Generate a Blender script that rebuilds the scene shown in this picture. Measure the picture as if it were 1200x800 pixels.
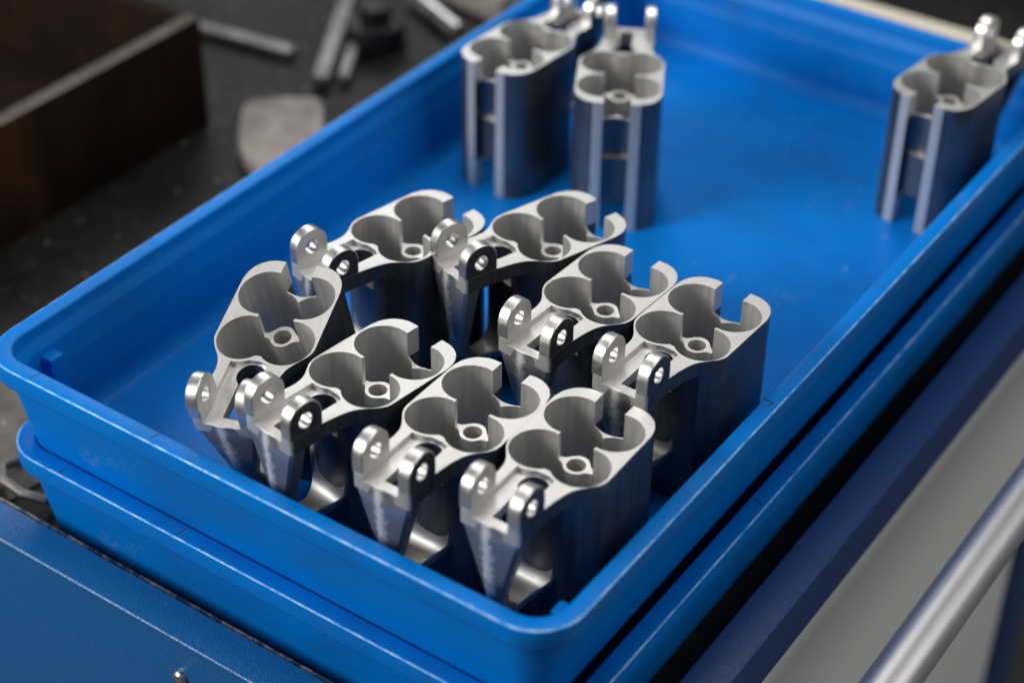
import bpy, bmesh, math, random
from mathutils import Vector, Matrix
for o in list(bpy.data.objects): bpy.data.objects.remove(o)
random.seed(7)
S = 0.001                                   # everything below is written in millimetres; rim of the upper bin is z = 0
scene = bpy.context.scene
C = scene.collection
R = math.radians

# ------------------------------------------------------------------ camera
cam = bpy.data.cameras.new('camera'); cam_o = bpy.data.objects.new('camera', cam); C.objects.link(cam_o)
right = Vector((0.82088, 0.57099, 0.01130)); down = Vector((0.34875, -0.48551, -0.80166)); fwd = Vector((-0.45225, 0.66201, -0.59767))
M = Matrix((right, -down, -fwd)).transposed().to_4x4()
M.translation = Vector((660.1, -471.5, 580.0)) * S
cam_o.matrix_world = M
cam.sensor_width = 36; cam.lens = 65.13
cam.clip_start = 0.02; cam.clip_end = 40
cam.dof.use_dof = True; cam.dof.focus_distance = 0.925; cam.dof.aperture_fstop = 3.7; cam.dof.aperture_blades = 9
scene.camera = cam_o

# ------------------------------------------------------------------ world, lamps, exposure
world = bpy.data.worlds.new('World'); scene.world = world; world.use_nodes = True
bg = world.node_tree.nodes['Background']
bg.inputs[0].default_value = (0.80, 0.88, 1.0, 1); bg.inputs[1].default_value = 0.075
def area(name, loc, target, sx, sy, power, col=(1, 1, 1)):
    l = bpy.data.lights.new(name, 'AREA'); l.shape = 'RECTANGLE'; l.size = sx; l.size_y = sy; l.energy = power; l.color = col
    o = bpy.data.objects.new(name, l); C.objects.link(o); o.location = loc
    d = Vector(target) - Vector(loc); o.rotation_euler = d.to_track_quat('-Z', 'Y').to_euler()
    return o
area('workshop_window_light', (-1.0, -1.35, 1.05), (0.18, 0.2, 0.0), 1.0, 0.8, 48, (1.0, 0.985, 0.95))
area('ceiling_strip_light', (-0.1, 0.7, 1.9), (0.18, 0.25, 0.0), 0.5, 1.6, 16, (1.0, 0.97, 0.93))
area('far_window_light', (-1.35, 1.75, 1.30), (0.0, 0.3, 0.0), 0.8, 0.7, 10, (0.93, 0.96, 1.0))
area('ceiling_strip_light', (1.9, 0.75, 1.35), (0.3, 0.3, -0.1), 1.7, 1.2, 15, (1.0, 0.97, 0.93))
scene.view_settings.view_transform = 'Standard'; scene.view_settings.look = 'None'
scene.view_settings.exposure = 0.0; scene.view_settings.gamma = 1.0
scene.render.resolution_x = 1024; scene.render.resolution_y = 682
scene.render.engine = 'CYCLES'

# ------------------------------------------------------------------ materials
class Mat:
    def __init__(s, name, base=(.5, .5, .5), metal=0., rough=.5, spec=.5):
        s.m = bpy.data.materials.new(name); s.m.use_nodes = True
        s.nt = s.m.node_tree; s.N = s.nt.nodes; s.b = s.N['Principled BSDF']
        s.b.inputs['Base Color'].default_value = (*base, 1); s.b.inputs['Metallic'].default_value = metal
        s.b.inputs['Roughness'].default_value = rough; s.b.inputs['Specular IOR Level'].default_value = spec
        tc = s.N.new('ShaderNodeTexCoord'); s.co = tc.outputs['Object']
    def link(s, a, b): s.nt.links.new(a, b)
    def noise(s, scale, detail=3, rough=.55, stretch=None, dist=0.):
        n = s.N.new('ShaderNodeTexNoise'); n.inputs['Scale'].default_value = scale; n.inputs['Detail'].default_value = detail
        n.inputs['Roughness'].default_value = rough; n.inputs['Distortion'].default_value = dist
        if stretch:
            mp = s.N.new('ShaderNodeMapping'); mp.inputs['Scale'].default_value = stretch
            s.link(s.co, mp.inputs[0]); s.link(mp.outputs[0], n.inputs['Vector'])
        else: s.link(s.co, n.inputs['Vector'])
        return n.outputs['Fac']
    def ramp(s, fac, stops):
        r = s.N.new('ShaderNodeValToRGB'); e = r.color_ramp.elements
        while len(e) < len(stops): e.new(.5)
        for i, (p, c) in enumerate(stops):
            e[i].position = p; e[i].color = (c, c, c, 1) if not hasattr(c, '__len__') else (*c, 1)
        s.link(fac, r.inputs[0]); return r.outputs[0]
    def mix(s, fac, a, b):
        n = s.N.new('ShaderNodeMix'); n.data_type = 'RGBA'
        s.link(fac, n.inputs[0])
        for v, k in ((a, 6), (b, 7)):
            if hasattr(v, 'is_linked'): s.link(v, n.inputs[k])
            else: n.inputs[k].default_value = (*v, 1)
        return n.outputs[2]
    def math(s, op, a, b):
        n = s.N.new('ShaderNodeMath'); n.operation = op
        for v, k in ((a, 0), (b, 1)):
            if hasattr(v, 'is_linked'): s.link(v, n.inputs[k])
            else: n.inputs[k].default_value = v
        return n.outputs[0]
    def set(s, name, sock): s.link(sock, s.b.inputs[name])
    def bump(s, h, strength=.2, dist=.0005, bevel=0.):
        n = s.N.new('ShaderNodeBump'); n.inputs['Strength'].default_value = strength; n.inputs['Distance'].default_value = dist
        s.link(h, n.inputs['Height'])
        if bevel:
            v = s.N.new('ShaderNodeBevel'); v.samples = 4; v.inputs['Radius'].default_value = bevel
            s.link(v.outputs[0], n.inputs['Normal'])
        s.link(n.outputs[0], s.b.inputs['Normal'])

def alu(name, base, r0, r1, streak, sc=260, bump=.12, bevel=.0004, tone=.10, metal=1.0):
    m = Mat(name, base, metal)
    oi = m.N.new('ShaderNodeObjectInfo'); va = m.N.new('ShaderNodeVectorMath'); va.operation = 'ADD'
    m.link(m.co, va.inputs[0]); m.link(oi.outputs['Random'], va.inputs[1]); m.co = va.outputs[0]
    n1 = m.noise(sc, 4, .6, streak); n2 = m.noise(60, 3)
    m.set('Roughness', m.math('ADD', m.math('MULTIPLY', m.ramp(n1, [(.3, 0.), (.7, 1.)]), r1 - r0), r0))
    dk = tuple(c * (1 - tone) for c in base)
    m.set('Base Color', m.mix(m.ramp(m.math('ADD', m.math('MULTIPLY', n1, .6), m.math('MULTIPLY', n2, .4)), [(.35, 0.), (.65, 1.)]), dk, base))
    m.bump(n1, bump, .0003, bevel)
    return m
MILLED = alu('milled_aluminium', (.68, .67, .65), .42, .56, (.10, 1, 1), 620, .12, metal=.70)
TURNED = alu('turned_aluminium', (.80, .79, .77), .30, .44, (1, 1, 1), 300, .14, metal=.95)
BORED = alu('bored_aluminium', (.73, .72, .705), .38, .52, (1, 1, .03), 420, .10, 0, .16, metal=.76)
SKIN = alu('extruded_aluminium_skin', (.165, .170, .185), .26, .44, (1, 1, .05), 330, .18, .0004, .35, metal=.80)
FOOT = alu('rubbed_lit_aluminium', (.52, .51, .49), .34, .50, (1, .08, 1), 330, .2, .0004, .35, metal=.9)  # inside of the foot: scratched metal, painted paler because it faces up to light
# forged strut: dark skin with a bright rubbed strip of scratches down its ridge
m = Mat('scratched_aluminium', (.6, .6, .6), .7)
sep = m.N.new('ShaderNodeSeparateXYZ'); m.link(m.co, sep.inputs[0])
ny = m.math('ABSOLUTE', m.math('ADD', sep.outputs[1], .0045), 0.)
band = m.ramp(m.math('MULTIPLY', ny, 120.), [(.05, 1.), (.62, 0.)])
sc = m.noise(520, 6, .78, (1, .55, .8), .5); sc2 = m.noise(130, 6, .72, (1, 1, .4), .8)
mask = m.ramp(m.math('ADD', m.math('MULTIPLY', band, .26), m.math('ADD', m.math('MULTIPLY', sc, .72), m.math('MULTIPLY', sc2, .46))), [(.66, 0.), (.83, 1.)])
m.set('Base Color', m.mix(mask, (.33, .335, .35), (.90, .89, .87)))
m.set('Roughness', m.math('ADD', m.math('MULTIPLY', mask, .28), .26))
m.bump(m.math('ADD', sc, sc2), .25, .0003, .0006)
STRUT = m

def plastic(name, base):
    m = Mat(name, base, 0., .36, .10)
    n = m.noise(35, 4, .6); f = m.noise(900, 2)
    sm = m.noise(14, 5, .62, (1, 1, 1), .4)
    wear = m.ramp(m.math('ADD', m.math('MULTIPLY', m.noise(26, 6, .7), .7), m.math('MULTIPLY', m.noise(420, 3, .7, (1, .2, 1)), .3)), [(.60, 0.), (.68, .60)])
    dirt = m.ramp(sm, [(.48, 0.), (.66, .5)])
    c = m.mix(dirt, base, tuple(x * .60 + .008 for x in base))
    c = m.mix(wear, c, (.10, .26, .62))
    for st_ in ((.015, 1, 1), (1, .02, 1)):
        c = m.mix(m.ramp(m.noise(340, 2, .6, st_), [(.66, 0.), (.74, .30)]), c, (.06, .24, .66))
    m.set('Base Color', c)
    m.set('Roughness', m.math('ADD', m.math('MULTIPLY', n, .22), .27))
    m.bump(m.math('ADD', f, m.math('MULTIPLY', n, .6)), .05, .0004)
    return m
BLUE = plastic('blue_bin_plastic', (.0, .180, .630))
BLUE2 = plastic('blue_bin_plastic_lower', (.0, .170, .605))
m = Mat('rubbed_edge_highlight', (.0, .2, .6), 0, .38, .4)
m.set('Base Color', m.mix(m.ramp(m.noise(120, 5, .75), [(.38, 0.), (.62, 1.)]), (.01, .24, .72), (.34, .60, .94))); EDGE = m  # bright edge highlight painted into the rim bevel, broken up like rubbed plastic
MARK = Mat('black_pen', (.006, .012, .05), 0, .6)
RUB = Mat('rubbed_plastic', (.38, .52, .82), 0, .55)
# trolley
def paint(name, base, rough=.32, scale=420, b=.25, speck=(.10, .2, .42)):
    m = Mat(name, base, 0., rough, .5)
    n = m.noise(scale * 2, 2, .5); k = m.noise(260, 5, .75)
    m.set('Base Color', m.mix(m.ramp(k, [(.60, 0.), (.70, .45)]), base, speck))
    m.set('Roughness', m.math('ADD', m.math('MULTIPLY', n, .18), rough - .08))
    m.bump(n, b * 2.4, .0006)
    return m
TBLUE = paint('trolley_blue_paint', (.003, .100, .310), .34)
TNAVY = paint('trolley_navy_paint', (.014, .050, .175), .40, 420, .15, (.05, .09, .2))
TGRAY = paint('trolley_grey_paint', (.90, .90, .89), .45, 300, .05, (.82, .82, .81))
CHROME = alu('satin_tube_metal', (.95, .94, .95), .40, .48, (1, .02, 1), 300, .03, 0, .06)
m = Mat('worn_steel_edge', (.3, .28, .26), 1., .5)
m.set('Base Color', m.mix(m.ramp(m.noise(160, 5, .7), [(.42, 0.), (.6, 1.)]), (.05, .075, .12), (.46, .44, .42))); WORN = m
# bench, rust, clutter
m = Mat('grimy_bench_steel', (.05, .05, .05), .0, .6, .25)
k = m.noise(5, 6, .65); k2 = m.noise(90, 5, .7)
c = m.mix(m.ramp(k, [(.40, 0.), (.66, 1.)]), (.0025, .0025, .0027), (.019, .018, .017))
c = m.mix(m.ramp(k2, [(.56, 0.), (.70, .8)]), c, (.036, .034, .032))
m.set('Base Color', c); m.set('Roughness', m.math('ADD', m.math('MULTIPLY', k2, .5), .3)); m.bump(k2, .5, .001); BENCH = m
m = Mat('rusty_steel', (.05, .03, .02), .1, .85, .12)
k = m.noise(16, 6, .65, (1, 1, .6)); k2 = m.noise(60, 5, .7)
c = m.mix(m.ramp(k, [(.35, 0.), (.72, 1.)]), (.010, .0052, .0032), (.028, .0125, .006))
c = m.mix(m.ramp(m.noise(11, 5, .6, (1, 1, .25)), [(.58, 0.), (.70, .7)]), c, (.085, .032, .010))
m.set('Base Color', c); m.bump(k2, .4, .001); RUST = m
m = Mat('rubbed_rusty_edge', (.1, .08, .07), .4, .55)
m.set('Base Color', m.mix(m.ramp(m.noise(40, 5, .7), [(.35, 0.), (.7, 1.)]), (.045, .033, .025), (.14, .105, .085))); RUSTE = m
def steel(name, a, b, rough=.5, metal=.7):
    m = Mat(name, a, metal, rough); k = m.noise(45, 5, .65)
    m.set('Base Color', m.mix(m.ramp(k, [(.35, 0.), (.65, 1.)]), a, b)); m.bump(k, .2, .0006); return m
STEEL = steel('dull_steel', (.16, .15, .145), (.30, .29, .28))
CAST = steel('pale_cast_metal', (.22, .185, .175), (.38, .33, .315), .7, .2)
SHEET = steel('pale_bench_sheet', (.075, .068, .06), (.15, .138, .125), .6, .2)  # for the sheet added over the paler area of bench
BRIGHT = steel('bright_steel', (.5, .49, .48), (.75, .74, .72), .35, 1.)
DARK = steel('oiled_black_steel', (.004, .004, .005), (.011, .011, .012), .5, .3)
CREAM = Mat('cream_paint', (.80, .74, .62), 0, .5)
CONC = Mat('concrete', (.12, .12, .12), 0, .8)
k = CONC.noise(6, 6); CONC.set('Base Color', CONC.mix(k, (.07, .07, .07), (.15, .15, .145)))

# ------------------------------------------------------------------ helpers
def link_obj(name, me, parent=None, mats=()):
    o = bpy.data.objects.new(name, me); C.objects.link(o)
    for mm in mats: me.materials.append(mm.m)
    if parent: o.parent = parent
    return o
def finish(bm, name, mats, parent=None, smooth=True, ang=32):
    me = bpy.data.meshes.new(name)
    for v in bm.verts: v.co *= S
    bm.to_mesh(me); bm.free()
    if smooth:
        for p in me.polygons: p.use_smooth = True
        me.set_sharp_from_angle(angle=R(ang))
    return link_obj(name, me, parent, mats if isinstance(mats, (list, tuple)) else [mats])
def root(name, label, cat, loc=(0, 0, 0), group=None):
    o = bpy.data.objects.new(name, None); C.objects.link(o); o.location = Vector(loc) * S
    o.empty_display_size = .02
    tag(o, label, cat, group); return o
def tag(o, label, cat, group=None):
    o['label'] = label; o['category'] = cat
    if group: o['group'] = group
def prism(bm, poly, z0, z1, mi=0, top=None, bot=None, axis='z'):
    def P(a, b, h): return (a, b, h) if axis == 'z' else ((a, h, b) if axis == 'y' else (h, a, b))
    lo = [bm.verts.new(P(x, y, z0)) for x, y in poly]; hi = [bm.verts.new(P(x, y, z1)) for x, y in poly]
    n = len(poly); fs = []
    for i in range(n):
        f = bm.faces.new((lo[i], lo[(i + 1) % n], hi[(i + 1) % n], hi[i])); f.material_index = mi; fs.append(f)
    f = bm.faces.new(hi); f.material_index = mi if top is None else top; fs.append(f)
    f = bm.faces.new(lo[::-1]); f.material_index = mi if bot is None else bot; fs.append(f)
    bmesh.ops.recalc_face_normals(bm, faces=fs)
    return fs
def box(bm, x0, x1, y0, y1, z0, z1, mi=0): return prism(bm, [(x0, y0), (x1, y0), (x1, y1), (x0, y1)], z0, z1, mi)
def circ(cx, cy, r, n=48, a0=0): return [(cx + r * math.cos(a0 + 2 * math.pi * i / n), cy + r * math.sin(a0 + 2 * math.pi * i / n)) for i in range(n)]
def bevel(bm, w, seg=2, ang=30):
    es = [e for e in bm.edges if len(e.link_faces) == 2 and e.calc_face_angle(0) > R(ang)]
    bmesh.ops.bevel(bm, geom=es, offset=w, segments=seg, profile=.6, affect='EDGES', clamp_overlap=True)
def tube(bm, pts, r, n=20, cap=True):
    rings = []
    for i, p in enumerate(pts):
        p = Vector(p); d = (Vector(pts[min(i + 1, len(pts) - 1)]) - Vector(pts[max(i - 1, 0)])).normalized()
        u = d.orthogonal().normalized() if i == 0 else (u - d * u.dot(d)).normalized()
        w = d.cross(u)
        rings.append([bm.verts.new(p + r * (math.cos(t) * u + math.sin(t) * w)) for t in [2 * math.pi * k / n for k in range(n)]])
    for a, b in zip(rings, rings[1:]):
        for k in range(n): bm.faces.new((a[k], a[(k + 1) % n], b[(k + 1) % n], b[k]))
    if cap: bm.faces.new(rings[0][::-1]); bm.faces.new(rings[-1])
    bmesh.ops.recalc_face_normals(bm, faces=bm.faces)
def catmull(P, n=6):
    out = []
    for i in range(len(P) - 1):
        p0, p1, p2, p3 = P[max(i - 1, 0)], P[i], P[i + 1], P[min(i + 2, len(P) - 1)]
        for k in range(n):
            t = k / n
            out.append(tuple(.5 * (2 * b + (c - a) * t + (2 * a - 5 * b + 4 * c - d) * t * t + (3 * b - a - 3 * c + d) * t ** 3) for a, b, c, d in zip(p0, p1, p2, p3)))
    return out + [P[-1]]

# ------------------------------------------------------------------ setting: floor, bench top
bm = bmesh.new(); box(bm, -3000, 3500, -2500, 4500, -1020, -1000)
finish(bm, 'floor', CONC, smooth=False)['kind'] = 'structure'
bm = bmesh.new(); box(bm, -1100, 371, 2, 1500, -135, -121.5)
finish(bm, 'bench_top', BENCH, smooth=False)['kind'] = 'structure'

# ------------------------------------------------------------------ trolley with folded rims, grey side and tube handle
tr = root('tool_trolley', 'blue steel workshop trolley with grey side panel under the stacked bins', 'trolley', (380, 0, -1000))
def child(bm, name, mat, par=tr, smooth=True, ang=32, bev=0, seg=2):
    if bev: bevel(bm, bev, seg)
    bmesh.ops.translate(bm, verts=bm.verts, vec=-(par.location / S))
    return finish(bm, name, mat, par, smooth, ang)
bm = bmesh.new(); box(bm, -1100, 395, -24.5, -2.5, -104, -98); child(bm, 'front_rim', TBLUE, bev=1.7, seg=3)
bm = bmesh.new(); box(bm, -1100, 395, -2.4, -1.2, -121, -97.6)
bm2 = [v for v in bm.verts]; child(bm, 'worn_edge', WORN, smooth=False)
bm = bmesh.new(); box(bm, -1100, 393, -23.6, -20, -560, -104.1); child(bm, 'front_panel', TBLUE, smooth=False)
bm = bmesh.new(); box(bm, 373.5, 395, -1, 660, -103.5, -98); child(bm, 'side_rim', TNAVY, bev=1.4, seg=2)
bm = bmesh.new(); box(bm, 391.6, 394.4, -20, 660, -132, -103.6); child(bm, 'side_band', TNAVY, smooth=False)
bm = bmesh.new(); box(bm, 384, 389, -18, 612, -900, -120); child(bm, 'side_panel', TGRAY, smooth=False)
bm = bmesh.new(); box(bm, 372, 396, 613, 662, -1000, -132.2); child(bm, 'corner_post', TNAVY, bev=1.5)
hp = [(392, -70, -112)] + [(392 + 62 * math.sin(t), -70 + 14 * (1 - math.cos(t)), -112) for t in [R(a) for a in range(15, 91, 15)]]
pts = [(396, -30, -112), (430, -30, -112), (446, -26, -112), (453, -16, -112), (455, 0, -112), (455, 150, -112), (455, 300, -112), (455, 560, -112), (453, 578, -112), (446, 587, -112), (430, 590, -112), (396, 590, -112)]
bm = bmesh.new(); tube(bm, pts, 13, 32); child(bm, 'tube_handle', CHROME, ang=60)
bm = bmesh.new()
prof = [(0, 0), (4.5, 0), (4.2, 1.6), (3, 2.8), (0, 3.3)]
rings = [[bm.verts.new((152 + r * math.cos(t), -23.7 - h, -126 + r * math.sin(t))) for t in [2 * math.pi * k / 16 for k in range(16)]] for r, h in prof[1:4]]
for a, b in zip(rings, rings[1:]):
    for k in range(16): bm.faces.new((a[k], a[(k + 1) % 16], b[(k + 1) % 16], b[k]))
bm.faces.new(rings[-1]); bmesh.ops.recalc_face_normals(bm, faces=bm.faces); child(bm, 'screw_head', BRIGHT)

# ------------------------------------------------------------------ the two stacked bins
W, L = 361.5, 625.5
def rrect(i, z, r, n=9):
    x0, x1, y0, y1 = i, W - i, i, L - i; out = []
    for cx, cy, a in ((x1 - r, y0 + r, -90), (x1 - r, y1 - r, 0), (x0 + r, y1 - r, 90), (x0 + r, y0 + r, 180)):
        for k in range(n):
            t = R(a + 90 * k / (n - 1)); out.append((cx + r * math.cos(t), cy + r * math.sin(t), z))
    return out
def loft(bm, loops, cap0=False, cap1=False):
    rs = [[bm.verts.new(p) for p in lp] for lp in loops]; n = len(rs[0])
    for a, b in zip(rs, rs[1:]):
        for k in range(n): bm.faces.new((a[k], a[(k + 1) % n], b[(k + 1) % n], b[k]))
    if cap0: bm.faces.new(rs[0][::-1])
    if cap1: bm.faces.new(rs[-1])
def bin_thing(name, label, dx, dy, dz, mat, marks, rw=9.65):
    t = root(name, label, 'plastic bin', (dx, dy, dz - 65))
    def fin(bm, nm, mt, ang=35):
        bmesh.ops.recalc_face_normals(bm, faces=bm.faces)
        bmesh.ops.translate(bm, verts=bm.verts, vec=(0, 0, 65)); return finish(bm, nm, mt, t, True, ang)
    bm = bmesh.new()
    loft(bm, [rrect(18, -64.5, 12), rrect(14, -63.5, 15), rrect(12.6, -60, 17), rrect(12.2, -57, 17), rrect(5.6, -14.6, 22), rrect(5.4, -13.6, 22)], cap0=True)
    fin(bm, 'outer_wall', mat)
    bm = bmesh.new()
    loft(bm, [rrect(5.3, -14, 22), rrect(1.6, -13.2, 25), rrect(.5, -12.4, 26), rrect(.1, -11.2, 26), rrect(0, -1.1, 26), rrect(.12, -.5, 26), rrect(.5, -.1, 25.6), rrect(1.1, 0, 25),
              rrect(rw - 1.0, 0, 27 - rw), rrect(rw - .35, -.3, 26.6 - rw), rrect(rw, -1.0, 26.6 - rw)])
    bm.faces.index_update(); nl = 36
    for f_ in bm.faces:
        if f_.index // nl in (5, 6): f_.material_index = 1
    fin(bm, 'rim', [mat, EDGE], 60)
    bm = bmesh.new()
    loft(bm, [rrect(rw + .01, -1.0, 26.6 - rw), rrect(rw + .4, -6.2, 17), rrect(rw + 1.1, -7.4, 17), rrect(13.8, -11.6, 15), rrect(14.3, -12.8, 15), rrect(14.6, -25, 15), rrect(15.3, -26, 15), rrect(15.7, -27, 15), rrect(17.4, -52, 14),
              rrect(18.8, -57.5, 13), rrect(21.5, -60.6, 12), rrect(25, -61.7, 10), rrect(29, -62, 8)], cap1=True)
    fin(bm, 'inner_wall', mat)
    for x in (0, 1):                        # short ribs that stand off the long walls near the corners
        for y in (0, 1):
            bm = bmesh.new()
            X0, X1 = (13.6, 22.5) if x == 0 else (W - 22.5, W - 13.6); Y0, Y1 = (31, 41) if y == 0 else (L - 41, L - 31)
            box(bm, X0, X1, Y0, Y1, -61.9, -15); bevel(bm, 2.0, 2)
            fin(bm, 'corner_rib', mat)
    for (x0, y0, x1, y1, w) in marks:       # mould lines and pen ticks across the rim
        bm = bmesh.new(); d = Vector((x1 - x0, y1 - y0, 0)); nrm = Vector((-d.y, d.x, 0)).normalized() * w / 2
        ps = [Vector((x0, y0, .06)) + nrm, Vector((x0, y0, .06)) - nrm, Vector((x1, y1, .06)) - nrm, Vector((x1, y1, .06)) + nrm]
        bm.faces.new([bm.verts.new(p) for p in ps]); fin(bm, 'rim_tick', MARK)
    return t
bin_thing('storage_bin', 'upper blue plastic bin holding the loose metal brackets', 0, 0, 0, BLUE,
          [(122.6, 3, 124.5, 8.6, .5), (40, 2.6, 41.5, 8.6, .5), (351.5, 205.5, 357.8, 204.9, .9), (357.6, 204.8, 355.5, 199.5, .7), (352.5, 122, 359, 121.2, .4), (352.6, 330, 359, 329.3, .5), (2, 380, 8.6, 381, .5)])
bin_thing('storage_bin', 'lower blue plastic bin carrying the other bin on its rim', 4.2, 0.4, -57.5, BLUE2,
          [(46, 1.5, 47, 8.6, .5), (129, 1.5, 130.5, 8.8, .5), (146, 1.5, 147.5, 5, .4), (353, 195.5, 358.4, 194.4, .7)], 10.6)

# ------------------------------------------------------------------ the machined bracket, built once
H = 90.5; A, B, RB = 15.1, 11.4, 14.25
def tmp(bm):
    me = bpy.data.meshes.new('tmp'); bm.to_mesh(me); bm.free(); o = bpy.data.objects.new('tmp', me); C.objects.link(o)
    for mm in (MILLED, BORED, SKIN): me.materials.append(mm.m)
    return o
def boolean(base, cutters):
    for c in cutters:
        md = base.modifiers.new('b', 'BOOLEAN'); md.operation = 'DIFFERENCE'; md.object = c; md.solver = 'EXACT'
    dg = bpy.context.evaluated_depsgraph_get(); me = bpy.data.meshes.new_from_object(base.evaluated_get(dg))
    for c in cutters + [base]: bpy.data.objects.remove(c)
    return me
endp = catmull([(-37, -12.5), (-36.2, -16.6), (-33.2, -21.8), (-28, -25.4), (-22, -26.9)], 5)
outl = [(-37, 8.3 + 3)] if False else []
left = catmull([(14, -26.95), (17.6, -26.7), (21.5, -25.3), (25.2, -22.9), (29, -20.4), (33, -18.8), (38, -18.2), (44, -18.7), (50, -19)], 5)
rightp = catmull([(50, 13.4), (44, 14.2), (39, 15.0), (33, 16.6), (29, 18.7), (25, 22), (21.2, 25.2), (17.6, 26.7), (14, 26.95)], 5)
outline = endp + left + [(66.9, -19), (67.9, -18.4), (68.4, -17.2), (68.4, 11.6), (67.9, 12.8), (66.9, 13.4)] + rightp + [(x, -y) for x, y in endp[::-1]]
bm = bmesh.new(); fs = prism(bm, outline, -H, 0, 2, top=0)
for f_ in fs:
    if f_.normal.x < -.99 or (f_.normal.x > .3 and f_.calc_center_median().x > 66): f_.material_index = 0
base = tmp(bm)
def cut(poly, z0, z1, mi=1, top=None, bot=None):
    b = bmesh.new(); prism(b, poly, z0, z1, mi, top, bot); return tmp(b)
def rect(x0, x1, y0, y1): return [(x0, y0), (x1, y0), (x1, y1), (x0, y1)]
cs = []
for sx in (1, -1):
    for sy in (1, -1): cs.append(cut(circ(sx * A, sy * B, RB, 72), -H - 3 - sx - .4 * sy, 3 + sx + .4 * sy))
cs.append(cut(circ(0, 0, 9.7, 48, .05), -15.6, 5.5, 1))
cs.append(cut(circ(0, 0, 5.4, 32, .03), -50, 6, 1))
cs.append(cut(rect(20, 25.4, -4.1, 4.0), -30, 6.2, 1))
near = catmull([(24.6, -34), (26.6, -24), (29.6, -19.6), (32.2, -13.5), (33.4, -6), (33.6, 0), (33.4, 5), (32.2, 12), (29.6, 17.2), (26.8, 23), (24.6, 34)], 6)
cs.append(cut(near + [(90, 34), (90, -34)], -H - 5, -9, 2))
chan = [(max(28.7, A + math.sqrt(15.75 ** 2 - (abs(y) - B) ** 2)), y) for y in [-12.8 + 19.6 * k / 24 for k in range(25)]]
cs.append(cut(chan[::-1] + [(80, -12.8), (80, 6.8)], -3.1, 7.2, 1))
cs.append(cut(circ(36.1, -.5, 7.3, 40, .02), -22, 8.1, 2, bot=0))  # pocket walls take the dark skin colour to paint the shade of a deep recess
cs.append(cut(rect(36.5, 63.2, -4.8, 3.4), -20, 8.6, 1))
sl = 8.3
cs.append(cut(rect(-60, -20.3, -sl, sl), -15, 9.1, 0))
arc = [(-30.0 + 2.4 * math.cos(.5 * math.pi * y / sl), y) for y in [-sl + 2 * sl * k / 16 for k in range(17)]]
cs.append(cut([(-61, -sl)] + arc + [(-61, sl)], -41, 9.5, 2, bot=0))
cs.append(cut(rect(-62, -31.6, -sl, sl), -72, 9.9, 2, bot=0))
cs.append(cut(rect(-63, -20.7, -sl, sl), -H - 6, -70, 0))
hm = boolean(base, cs)
hm.name = 'housing'
bmt = bmesh.new(); bmt.from_mesh(hm); bmesh.ops.remove_doubles(bmt, verts=bmt.verts, dist=.002); bmesh.ops.dissolve_degenerate(bmt, edges=bmt.edges, dist=.001)
for v in bmt.verts: v.co *= S
bmt.to_mesh(hm); bmt.free()
for p in hm.polygons: p.use_smooth = True
hm.set_sharp_from_angle(angle=R(26))

def ear_mesh(y0, y1, skin_y):
    cx, cz, r, rh = 58.1, 7.4, 10.3, 4.0
    outer = [(cx - r, 0)] + [(cx + r * math.cos(R(a)), cz + r * math.sin(R(a))) for a in range(180, -1, -6)] + [(cx + r, 0)]
    hole = [(cx + rh * math.cos(R(a)), cz + rh * math.sin(R(a))) for a in range(0, 360, 12)]
    bm = bmesh.new(); ch = .45
    def ringset(pts, y): return [bm.verts.new((x, y, z)) for x, z in pts]
    def inset(pts, d):
        return [(cx + (x - cx) * (1 - d / r), z if z == 0 else cz + (z - cz) * (1 - d / r)) for x, z in pts]
    def grow(pts, d): return [(cx + (x - cx) * (1 + d / rh), cz + (z - cz) * (1 + d / rh)) for x, z in pts]
    oi, om = inset(outer, ch), outer
    O = [ringset(oi, y0), ringset(om, y0 + ch), ringset(om, y1 - ch), ringset(oi, y1)]
    for a, b in zip(O, O[1:]):
        for k in range(len(a) - 1): bm.faces.new((a[k], a[k + 1], b[k + 1], b[k])).material_index = 0
    Hh = [ringset(grow(hole, .35), y0), ringset(hole, y0 + .35), ringset(hole, y1 - .35), ringset(grow(hole, .35), y1)]
    for a, b in zip(Hh, Hh[1:]):
        n = len(a)
        for k in range(n): bm.faces.new((a[k], a[(k + 1) % n], b[(k + 1) % n], b[k])).material_index = 0
    for o_, h_ in ((O[0], Hh[0]), (O[-1], Hh[-1])):
        es = [bm.edges.get((o_[k], o_[k + 1])) for k in range(len(o_) - 1)] + [bm.edges.new((o_[-1], o_[0]))]
        es += [bm.edges.get((h_[k], h_[(k + 1) % len(h_)])) for k in range(len(h_))]
        r_ = bmesh.ops.triangle_fill(bm, edges=es, use_beauty=True, use_dissolve=False)
        for g in r_['geom']:
            if isinstance(g, bmesh.types.BMFace): g.material_index = 2 if o_ is O[0 if skin_y == y0 else -1] else 1
    bmesh.ops.recalc_face_normals(bm, faces=bm.faces)
    return bm
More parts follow.
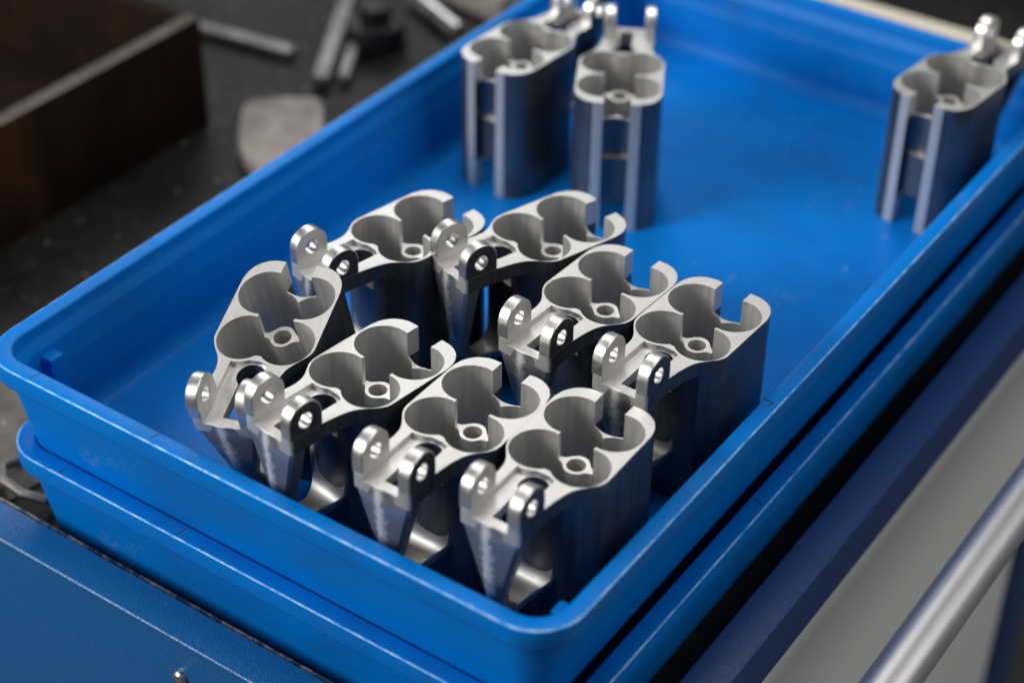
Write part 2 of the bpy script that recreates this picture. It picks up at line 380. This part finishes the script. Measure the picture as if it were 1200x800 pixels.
def strut_mesh():
    # path of the loop handle: (x, z, direction angle, thickness, y0, y1); a rectangle with a ridged front swept along it
    st = []
    def add(x, z, ang, t, y0, y1, pr): st.append((x, z, ang, t, y0, y1, pr))
    add(66.0, -3.2, -90, 5.1, -18.9, 13.3, .1)
    add(66.0, -8.6, -90, 5.1, -18.6, 13.1, .3)
    add(63.4, -9.2, -90, 10.3, -18.4, 13.0, .5)
    for k in range(1, 9):
        f = k / 8
        add(63.4 - 2.2 * f, -9.2 - 41.8 * f, -92, 10.3 - 2.3 * f, -18.4 + 10.4 * f, 13.0 - 11.6 * f, .5 + .8 * f)
    cx, cz, rr = 49.2, -52.0, 12.0
    for a in range(-8, -91, -12): add(cx + rr * math.cos(R(a)), cz + 1.2 * rr * math.sin(R(a)), a - 90, 7.6, -8.0 - .6 * (-a / 90), 1.4 + .9 * (-a / 90), 1.0)
    cx, rr = 44.2, 14.6
    for a in range(-94, -181, -8):
        g = (-a - 90) / 90
        add(cx + rr * math.cos(R(a)), cz - 14.4 + rr + rr * math.sin(R(a)), a - 90, 7.4 - .6 * g, -8.7 - 5.3 * min(1, g * 1.5), 2.4 + 7.6 * min(1, g * 1.5), 0)
    add(29.0, -44, -270, 6.6, -13.6, 9.8, 0)
    bm = bmesh.new(); rs = []
    for x, z, ang, t, y0, y1, pr in st:
        d = Vector((math.cos(R(ang)), 0, math.sin(R(ang)))); n = Vector((-d.z, 0, d.x))     # n points to the outside of the loop
        if True: n = Vector((math.cos(R(ang + 90)), 0, math.sin(R(ang + 90))))
        c = Vector((x, 0, z)); ym = (y0 + y1) / 2 - .5; e = .9
        pts = [(y0, -t / 2 + e), (y0 + e, -t / 2), (y1 - e, -t / 2), (y1, -t / 2 + e), (y1, t / 2 - 2.2), (y1 - 1.6, t / 2 - .6), (ym + .8, t / 2 + pr), (ym - .8, t / 2 + pr), (y0 + 1.6, t / 2 - .6), (y0, t / 2 - 2.2)]
        rs.append([bm.verts.new(c + n * q + Vector((0, y, 0))) for y, q in pts])
    n_ = len(rs[0])
    for i, (a, b) in enumerate(zip(rs, rs[1:])):
        for k in range(n_):
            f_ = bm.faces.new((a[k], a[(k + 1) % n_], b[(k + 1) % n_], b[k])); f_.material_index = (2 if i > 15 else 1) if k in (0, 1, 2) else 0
    bm.faces.new(rs[0][::-1]); bm.faces.new(rs[-1])
    bmesh.ops.recalc_face_normals(bm, faces=bm.faces)
    return bm

def boss_mesh():
    bm = bmesh.new()
    half = [(6.5, 0), (6.1, 2.3), (4.6, 4.5), (2.7, 6.0), (1.7, 7.6), (1.5, 9.6), (-1.5, 9.6), (-1.8, 7.8), (-3.0, 6.2), (-5.0, 4.6), (-6.7, 2.4), (-7.2, 0)]
    o_ = half + [(x, -y) for x, y in half[-2:0:-1]]
    h_ = circ(0, 0, 4.75, 28); n = len(o_); z0, z1 = -60, -15.1
    ot = [bm.verts.new((x, y, z1)) for x, y in o_]; ob = [bm.verts.new((x, y, z0)) for x, y in o_]
    ht = [bm.verts.new((x, y, z1)) for x, y in h_]; hb = [bm.verts.new((x, y, z1 - 26)) for x, y in h_]
    for a, b in ((ot, ob), (ht, hb)):
        m_ = len(a)
        for k in range(m_): bm.faces.new((a[k], a[(k + 1) % m_], b[(k + 1) % m_], b[k])).material_index = 1
    es = [bm.edges.get((ot[k], ot[(k + 1) % n])) for k in range(n)] + [bm.edges.get((ht[k], ht[(k + 1) % 28])) for k in range(28)]
    for g in bmesh.ops.triangle_fill(bm, edges=es, use_beauty=True)['geom']:
        if isinstance(g, bmesh.types.BMFace): g.material_index = 1
    bm.faces.new(hb); bmesh.ops.recalc_face_normals(bm, faces=bm.faces)
    return bm
def first_bracket():
    t = root('machined_bracket', '', 'metal bracket')
    link_obj('housing', hm, t)
    finish(ear_mesh(-19, -12.8, -19), 'clevis_ear', [TURNED, BORED, SKIN], t, True, 30)
    finish(ear_mesh(6.8, 13.4, 13.4), 'clevis_ear', [TURNED, BORED, SKIN], t, True, 30)
    finish(boss_mesh(), 'screw_boss', [MILLED, BORED], t, True, 30)
    finish(strut_mesh(), 'strut', [STRUT, SKIN, FOOT], t, True, 30)
    return t
proto = first_bracket()
GR = 'machined aluminium brackets in the upper bin'
ZT = 28.55
BR = [  # x, y, yaw, label
    (311.43, 93.84, -89.15, 'bracket in the near right corner of the upper bin, closest to the camera'),
    (257.67, 85.14, -89.23, 'bracket in the front row beside the one in the near corner'),
    (200.44, 84.51, -97.97, 'bracket in the front row right beside the leaning one'),
    (310.01, 208.58, -91.90, 'bracket in the second row standing against the right wall of the bin'),
    (255.60, 206.86, -92.37, 'bracket in the second row, second from the right wall of the bin'),
    (202.08, 237.37, -108.32, 'turned bracket in the second row whose loop frames a strip of blue bin'),
    (140.19, 192.30, -102.35, 'bracket at the left end of the second row, behind the leaning one'),
    (139.80, 404.86, 118.91, 'far bracket whose slotted end squarely faces the camera'),
    (68.22, 401.04, 86.78, 'far bracket standing by the left wall with slotted end forward'),
    (309.65, 520.65, 84.25, 'lone bracket in the far right part of the bin with slotted end forward')]
def place(t, x, y, z, rot, label):
    t.location = Vector((x, y, z)) * S; t.rotation_euler = rot; tag(t, label, 'metal bracket', GR)
def dup(t):
    c = t.copy(); C.objects.link(c)
    for ch in t.children:
        k = ch.copy(); C.objects.link(k); k.parent = c
    return c
for i, (x, y, a, lb) in enumerate(BR):
    t = proto if i == 0 else dup(proto)
    place(t, x, y, ZT, (0, 0, R(a)), lb)
place(dup(proto), 139.5, 80.9, 33.9, (R(3.61), R(14.15), R(-71.35)), 'bracket leaning out of upright at the left end of the front row')

# ------------------------------------------------------------------ things lying on the bench behind
GZ = -121.5
t = root('steel_box', 'rusty open steel box standing on the dark bench', 'box', (-330, 250, GZ))
def rbox(x0, x1, y0, y1, z0, z1, nm, mt, b=.8):
    bm = bmesh.new(); box(bm, x0, x1, y0, y1, z0, z1); bevel(bm, b, 2)
    bmesh.ops.translate(bm, verts=bm.verts, vec=(330, -250, -GZ)); finish(bm, nm, mt, t, True)
zt = -35
rbox(-224, -211, 60, 398, GZ, zt, 'side_plate', RUST); rbox(-560, -547, 60, 398, GZ, zt, 'side_plate', RUST)
rbox(-546.8, -224.2, 385, 397.6, GZ, zt - .6, 'end_plate', RUST); rbox(-546.8, -224.2, 60.4, 73, GZ, zt - .6, 'end_plate', RUST)
rbox(-546.8, -224.2, 73.2, 384.8, GZ, GZ + 8, 'bottom_plate', RUST)
rbox(-223.6, -211.4, 60.4, 397.6, zt + .05, zt + .5, 'rubbed_edge', RUSTE, .2)
# pale block
bm = bmesh.new()
poly = catmull([(-190.0, 411.0), (-192.0, 428.0), (-161.0, 454.0), (-145.0, 451.0), (-115.0, 415.0), (-104.0, 391.0), (-113.0, 356.0), (-131.0, 357.0), (-159.0, 373.0), (-190.0, 411.0)], 4)[:-1]
prism(bm, poly, GZ, GZ + 14); bevel(bm, 2.5, 3, 50); tag(finish(bm, 'metal_block', CAST), 'pale grey rounded metal block lying on the bench near the bin', 'block')
def bar(name, a, b, w, h, mat, label, cat, z=GZ):
    a = Vector((*a, 0)); b = Vector((*b, 0)); d = (b - a).normalized(); n = Vector((-d.y, d.x, 0)) * w / 2
    bm = bmesh.new(); q = [a + n, a - n, b - n, b + n]; prism(bm, [(p.x, p.y) for p in q], z, z + h); bevel(bm, min(w, h) * .22, 2)
    o = finish(bm, name, mat); tag(o, label, cat); return o
bar('steel_bar', (-318, 500), (-226, 512), 12, 9, STEEL, 'flat grey steel bar lying beside the rusty box', 'bar')
bar('steel_bar', (-256, 624), (-176, 486), 13, 12, STEEL, 'long steel bar pointing at the pale block', 'bar')
bar('steel_bar', (-215, 585), (-165, 500), 9, 10, STEEL, 'short dull bar close to the bin wall beside the long bar', 'bar')
bm = bmesh.new(); tube(bm, [(-206, 644, GZ + 8), (-136, 612, GZ + 8)], 8.5, 20); tag(finish(bm, 'steel_rod', BRIGHT), 'bright round rod end close to the far left bin wall', 'rod')
t = root('chuck', 'black round machine chuck lying on the bench behind the bin', 'tool', (-188, 570, GZ))
bm = bmesh.new(); prism(bm, circ(0, 0, 24, 40), 0, 22); bevel(bm, 2, 2, 60); finish(bm, 'body', DARK, t)
bm = bmesh.new(); prism(bm, circ(0, 0, 13, 32), 22.1, 36); bevel(bm, 1.5, 2, 60); finish(bm, 'nose', DARK, t)
bm = bmesh.new(); prism(bm, [(-60, -30), (60, -45), (66, 30), (-50, 40)], 0, 24); bevel(bm, 3, 2)
bmesh.ops.translate(bm, verts=bm.verts, vec=(-185, 700, GZ)); tag(finish(bm, 'steel_plate', CAST), 'thick grey steel plate lying at the far left of the bench', 'plate')
bar('cream_rail', (20, 711), (520, 715), 46, 76, CREAM, 'cream painted ledge running behind the far end of the bins', 'rail')
bm = bmesh.new(); prism(bm, [(-150, 12), (-14, 8), (-10, 58), (-60, 110), (-160, 96)], GZ, GZ + 2); bevel(bm, .6, 1)
tag(finish(bm, 'pale_bench_patch', SHEET, smooth=False), 'added grey brown sheet for the paler bench area left of the bins', 'sheet')  # thin sheet added to stand for a lighter area of the bench
# ring pull handle at the lower left
bm = bmesh.new(); tube(bm, [(-32, 40, GZ + 5), (-30, 26, GZ + 11), (-18, 17, GZ + 13), (-2, 16, GZ + 12), (8, 22, GZ + 9), (10, 30, GZ + 4)], 3.0, 12)
tag(finish(bm, 'wire_hook', STEEL), 'bent grey wire hook lying in front of the lower bin corner', 'hook')
# swarf
bm = bmesh.new()
for k in range(420):
    x = random.uniform(-420, -8); y = random.uniform(10, 900); s = random.uniform(.8, 3.2)
    c = Vector((x, y, GZ + s * .4)); rot = Matrix.Rotation(random.uniform(0, 6.3), 3, 'Z') @ Matrix.Rotation(random.uniform(-.6, .6), 3, 'X')
    if -230 < x < -205 and 55 < y < 400 or x < -205 and y < 400: continue
    vs = [bm.verts.new(c + rot @ Vector(p) * s) for p in ((-1, -.3, 0), (1, -.25, .2), (.9, .35, -.1), (-.9, .3, .25))]
    tp = [bm.verts.new(v.co + Vector((0, 0, .35 * s))) for v in vs]
    for i in range(4): bm.faces.new((vs[i], vs[(i + 1) % 4], tp[(i + 1) % 4], tp[i]))
    bm.faces.new(tp); bm.faces.new(vs[::-1])
bmesh.ops.recalc_face_normals(bm, faces=bm.faces)
o = finish(bm, 'metal_swarf', STEEL, smooth=False); tag(o, 'small metal chips scattered over the dark bench', 'swarf'); o['kind'] = 'stuff'

bm = bmesh.new()
for k in range(70):
    x = random.uniform(30, 330); y = random.uniform(40, 590); s_ = random.uniform(.25, .9)
    c = Vector((x, y, -61.9)); rot = Matrix.Rotation(random.uniform(0, 6.3), 3, 'Z')
    vs = [bm.verts.new(c + rot @ Vector(p) * s_) for p in ((-1.4, -.3, 0), (1.2, -.25, .1), (.9, .35, 0), (-.9, .3, .1))]
    tp = [bm.verts.new(v.co + Vector((0, 0, .5 * s_))) for v in vs]
    for i in range(4): bm.faces.new((vs[i], vs[(i + 1) % 4], tp[(i + 1) % 4], tp[i]))
    bm.faces.new(tp); bm.faces.new(vs[::-1])
bmesh.ops.recalc_face_normals(bm, faces=bm.faces)
o = finish(bm, 'metal_dust', BRIGHT, smooth=False); tag(o, 'tiny bright metal crumbs on the floor of the upper bin', 'swarf'); o['kind'] = 'stuff'
